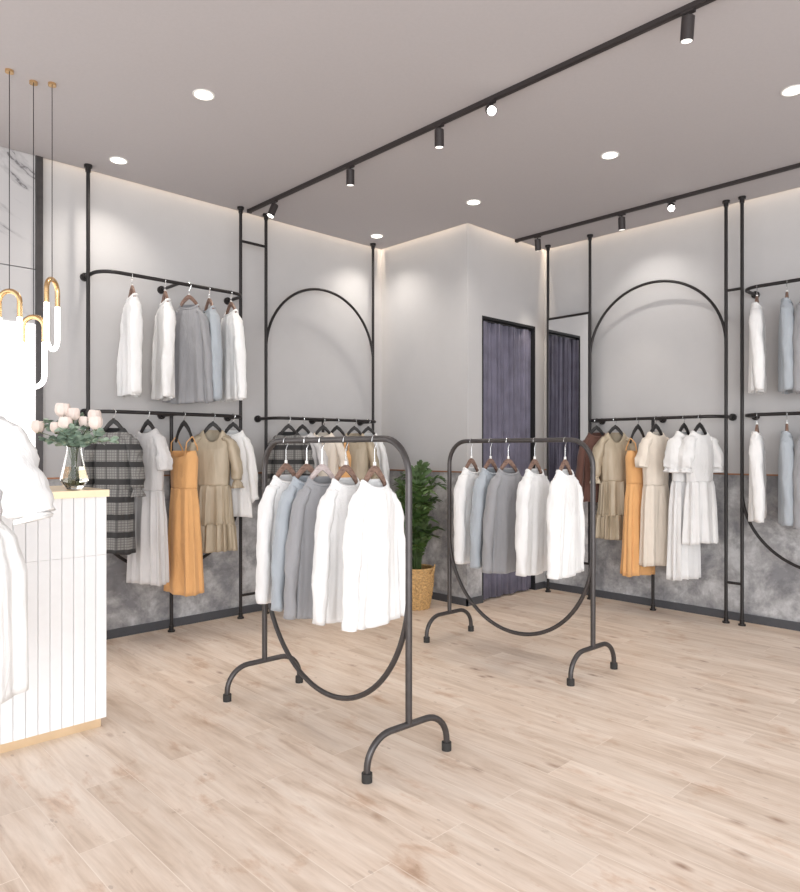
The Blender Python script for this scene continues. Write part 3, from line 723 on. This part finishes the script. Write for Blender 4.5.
t = thing('potted_plant', 'bushy green palm-like plant growing in the wicker basket', 'plant', (PX, PY, .30))
m = MB(); m.cyl((0, 0), .137, -.02, .0, 24); m.build('soil', 'soil', t)
rg = random.Random(12)
for k in range(40):
    a = rg.uniform(0, 6.28); reach = rg.uniform(.05, .34); top = rg.uniform(.22, .97)*(1.03-.16*reach/.33); ex, ey = reach*cos(a), reach*sin(a)
    # keep clear of the walls
    if PX+ex*1.3 > 4.68: ex *= .55
    bx, by = rg.uniform(-.05, .05), rg.uniform(-.05, .05)
    P = []
    for i in range(13):
        u = i/12; P.append(Vector((bx+ex*u**1.7, by+ey*u**1.7, top*sin(u*PI*.56)/sin(PI*.56))))
    m = MB(); m.tube(P, [.006*(1-.7*i/12) for i in range(13)], 6)
    for i in range(4, 13):
        c = P[i]; d = (P[min(12, i+1)]-P[i-1]).normalized(); side = d.cross(Vector((0, 0, 1)))
        side = side.normalized() if side.length > .05 else Vector((cos(a+1.57), sin(a+1.57), 0))
        for s in (-1, 1):
            Lf = rg.uniform(.08, .13)*(1-.25*abs(i-8)/5); dd = (side*s*.8 + d*.75 + Vector((0, 0, rg.uniform(-.1, .3)))).normalized(); nn = dd.cross(side*s+d*.2).normalized(); ww = dd.cross(nn).normalized()
            wd = Lf*.21; dr = Vector((0, 0, -Lf*.22))
            vs = [c, c+dd*Lf*.3+ww*wd, c+dd*Lf*.35, c+dd*Lf*.3-ww*wd, c+dd*Lf*.7+ww*wd*.8+dr*.4, c+dd*Lf*.7+dr*.35, c+dd*Lf*.7-ww*wd*.8+dr*.4, c+dd*Lf+dr]
            vs[2] = vs[2]-nn*wd*.3; vs[5] = vs[5]-nn*wd*.3
            m.add(vs, [(0, 1, 2), (0, 2, 3), (1, 4, 5, 2), (2, 5, 6, 3), (4, 7, 5), (5, 7, 6)])
    m.build('frond', 'leaf', t)

# ------------------------------------------------------------ dress form with the white dress at the left edge
FX, FY = .572, 2.911; FR = D(-44)
t = thing('dress_form', 'white dress form on a turned post, just outside the left edge', 'mannequin', (FX, FY, 0), FR)
m = MB()
tp = [(0, 1.0), (.13, 1.0), (.165, 1.05), (.125, 1.26), (.150, 1.40), (.168, 1.46), (.15, 1.535), (.055, 1.57), (.05, 1.65), (.001, 1.655)]
m.lathe((0, 0, 0), [(max(.001, r), z) for r, z in tp], 28); m.v = [(x, y*.62, z) for x, y, z in m.v]; m.build('torso', 'whiteplastic', t)
m = MB(); m.cyl((0, 0), .016, .02, 1.02); m.build('post', 'wood', t)
m = MB(); m.cyl((0, 0), .13, 0, .02, 32); m.build('base', 'wood', t)
d = thing('dress', 'overexposed white puff-sleeved dress cut by the left edge, in front of the counter', 'dress', (FX, FY, 1.75), FR)
z0 = -.18
mesh(shell([(z0, .075, .05, 0), (z0-.04, .14, .09, .002), (z0-.09, .175, .11, .003), (z0-.25, .175, .125, .004), (z0-.44, .155, .11, .004)], rows=26, seed=61, folds=6), 'bodice', 'bright', d)
mesh(shell([(z0-.43, .155, .11, .004), (z0-.49, .20, .13, .012), (z0-.62, .235, .15, .016), (-1.225, .245, .16, .018)], rows=26, n=128, seed=62, folds=9, dip=0, hem=.006), 'skirt', 'bright', d)
for s in (-1, 1):
    pts = [(.12, 0, z0-.06), (.175, 0, z0-.11), (.225, 0, z0-.22), (.268, 0, z0-.34), (.285, 0, z0-.405)]
    mesh(sleeve(s, pts, [.03, .05, .066, .078, .060], [.05, .075, .09, .10, .075], 63+s, rows=18, wr=.008), 'sleeve', 'bright', d)
    pts = [(.285, 0, z0-.400), (.287, 0, z0-.412), (.290, 0, z0-.425)]
    mesh(sleeve(s, pts, [.058, .056, .060], [.073, .070, .074], 64+s, rows=5, flare=.002, n=42), 'cuff', 'bright', d)

# ------------------------------------------------------------ pendant lamps
def pendant(label, x, y, top, yaw, hw, lit=True):
    t = thing('pendant_lamp', label, 'pendant lamp', (x, y, CH), yaw, 'gold loop pendant lamps')
    H = .385; zt = top-CH
    m = MB(); m.cyl((0, 0), .021, -.014, 0, 24); m.build('canopy', 'gold', t)
    m = MB(); m.tube([(0, 0, -.012), (0, 0, zt)], .0022, 8); m.build('cord', 'black', t)
    r = .0135; g = .14; m = MB()
    m.tube([(-hw, 0, zt-g), (-hw, 0, zt-hw)] + [(-hw*cos(a), 0, zt-hw+hw*sin(a)) for a in [PI*i/16 for i in range(1, 16)]] + [(hw, 0, zt-hw), (hw, 0, zt-g)], r, 14); m.build('gold_arch', 'gold', t)
    m = MB(); m.tube([(-hw, 0, zt-g+.002), (-hw, 0, zt-H+hw)] + [(-hw*cos(a), 0, zt-H+hw-hw*sin(a)) for a in [PI*i/16 for i in range(1, 16)]] + [(hw, 0, zt-H+hw), (hw, 0, zt-g+.002)], r*.93, 14); m.build('glass_tube', 'tube', t)
pendant('leftmost gold loop pendant lamp, facing the viewer over the counter', 1.062, 4.095, 2.245, D(-44), .055)
pendant('lowest gold loop pendant lamp, in the middle over the counter', 1.19, 4.13, 2.13, D(-44), .060)
pendant('rightmost gold loop pendant lamp, seen nearly edge-on', 1.27, 4.08, 2.34, D(47), .062)

# ------------------------------------------------------------ ceiling lights
def spot(parent, loc, power, angle, rot=(0, 0, 0), col=(1, .9, .76), blend=.6, r=.03):
    l = bpy.data.lights.new('lamp_light', 'SPOT'); l.energy = power; l.spot_size = angle; l.spot_blend = blend; l.color = col; l.shadow_soft_size = r
    o = bpy.data.objects.new('lamp_light', l); C.objects.link(o); o.parent = parent; o.location = loc; o.rotation_euler = rot; return o
first = None
dl = [(1.94, 4.84, 'recessed downlight nearest the left wall rack'), (1.93, 3.61, 'recessed downlight at upper left, in open ceiling'), (4.38, 4.86, 'recessed downlight deepest in the left corner'),
      (4.35, 3.65, 'recessed downlight in front of the white alcove edge'), (4.33, 2.42, 'recessed downlight between the two light tracks'), (4.29, 1.27, 'recessed downlight at the right edge of the ceiling')]
for x, y, lb in dl:
    if first is None:
        first = t = thing('downlight', lb, 'ceiling light', (x, y, CH), 0, 'recessed downlights')
        m = MB(); m.lathe((0, 0, 0), [(.050, .0), (.050, -.004), (.058, -.006), (.062, -.003), (.062, .0)], 32); m.build('trim_ring', 'whiteplastic', t)
        m = MB(); m.cyl((0, 0), .0505, -.003, .002, 32); m.build('lens', 'lens', t)
    else: t = dup(first, (x, y, CH), None, lb)
for x, y, lb in dl:
    spot(None, (x, y, CH-.02), 34, D(125), blend=.9, col=(1, .93, .84), r=.05)
def track(label, x, y0, y1):
    t = thing('lighting_track', label, 'lighting track', (x, (y0+y1)/2, CH), 0, 'ceiling lighting tracks'); h = abs(y1-y0)/2
    m = MB(); m.box(-.016, .016, -h, h, -.024, 0); m.box(-.006, .006, -h, h, -.026, -.024); m.build('rail', 'track', t, smooth=False)
    for s in (-1, 1):
        m = MB(); m.box(-.02, .02, s*h-.008, s*h+.008, -.028, 0); m.build('end_cap', 'track', t, smooth=False)
track('long dark light track crossing the ceiling from the left wall', 3.13, -1.5, 5.07)
track('shorter-looking dark light track running along the right wall', 5.42, -1.5, 4.01)
def head(label, x, y, aim, mat, power=0, ang=D(50)):
    t = thing('track_spotlight', label, 'spotlight', (x, y, CH-.024), 0, 'spotlights on the tracks')
    m = MB(); m.box(-.014, .014, -.03, .03, -.012, 0); m.build('adapter', 'track', t, smooth=False)
    m = MB(); m.tube([(0, 0, -.01), (0, 0, -.045)], .007, 10); m.build('swivel', 'track', t)
    a = Vector(aim).normalized(); c = Vector((0, 0, -.045)) - a*.02; e = c + a*.105
    m = MB(); m.tube([c, c+a*.004, e], [.024, .029, .029], 24); b = m.build('barrel', 'track', t)
    m = MB(); m.tube([e - a*.004, e + a*.0015], .0245, 24); m.build('lens', mat, b)
    if power:
        l = spot(t, tuple(e + a*.012), power, ang, blend=.5); l.rotation_euler = (-a).to_track_quat('Z', 'Y').to_euler()
    return t
head('track spotlight nearest the viewer at the top edge', 3.13, 1.36, (.1, .12, -1), 'spotdim', 12)
head('blazing track spotlight on the long track, aimed at the viewer', 3.13, 2.50, (-.62, -.60, -.50), 'spot')
head('track spotlight just left of the blazing one', 3.13, 2.90, (.12, .1, -1), 'spotdim', 12)
head('track spotlight in the middle of the long track', 3.13, 3.75, (.1, .12, -1), 'spotdim', 12)
head('track spotlight by the left wall, tilted with bright lens', 3.13, 4.70, (-.35, .1, -.9), 'spot', 16)
head('track spotlight by the fitting room corner', 5.42, 3.77, (.30, .12, -1), 'spotdim', 22, D(44))
head('second spotlight from the corner on the right track', 5.42, 2.92, (.15, .05, -1), 'spotdim', 14)
l = spot(None, (5.42, 2.86, 3.27), 13, D(100), (0, D(-32), 0), (1, .95, .88), .8, .02)
head('blazing spotlight on the right track, aimed at the viewer', 5.42, 2.49, (-.75, -.35, -.42), 'spot')
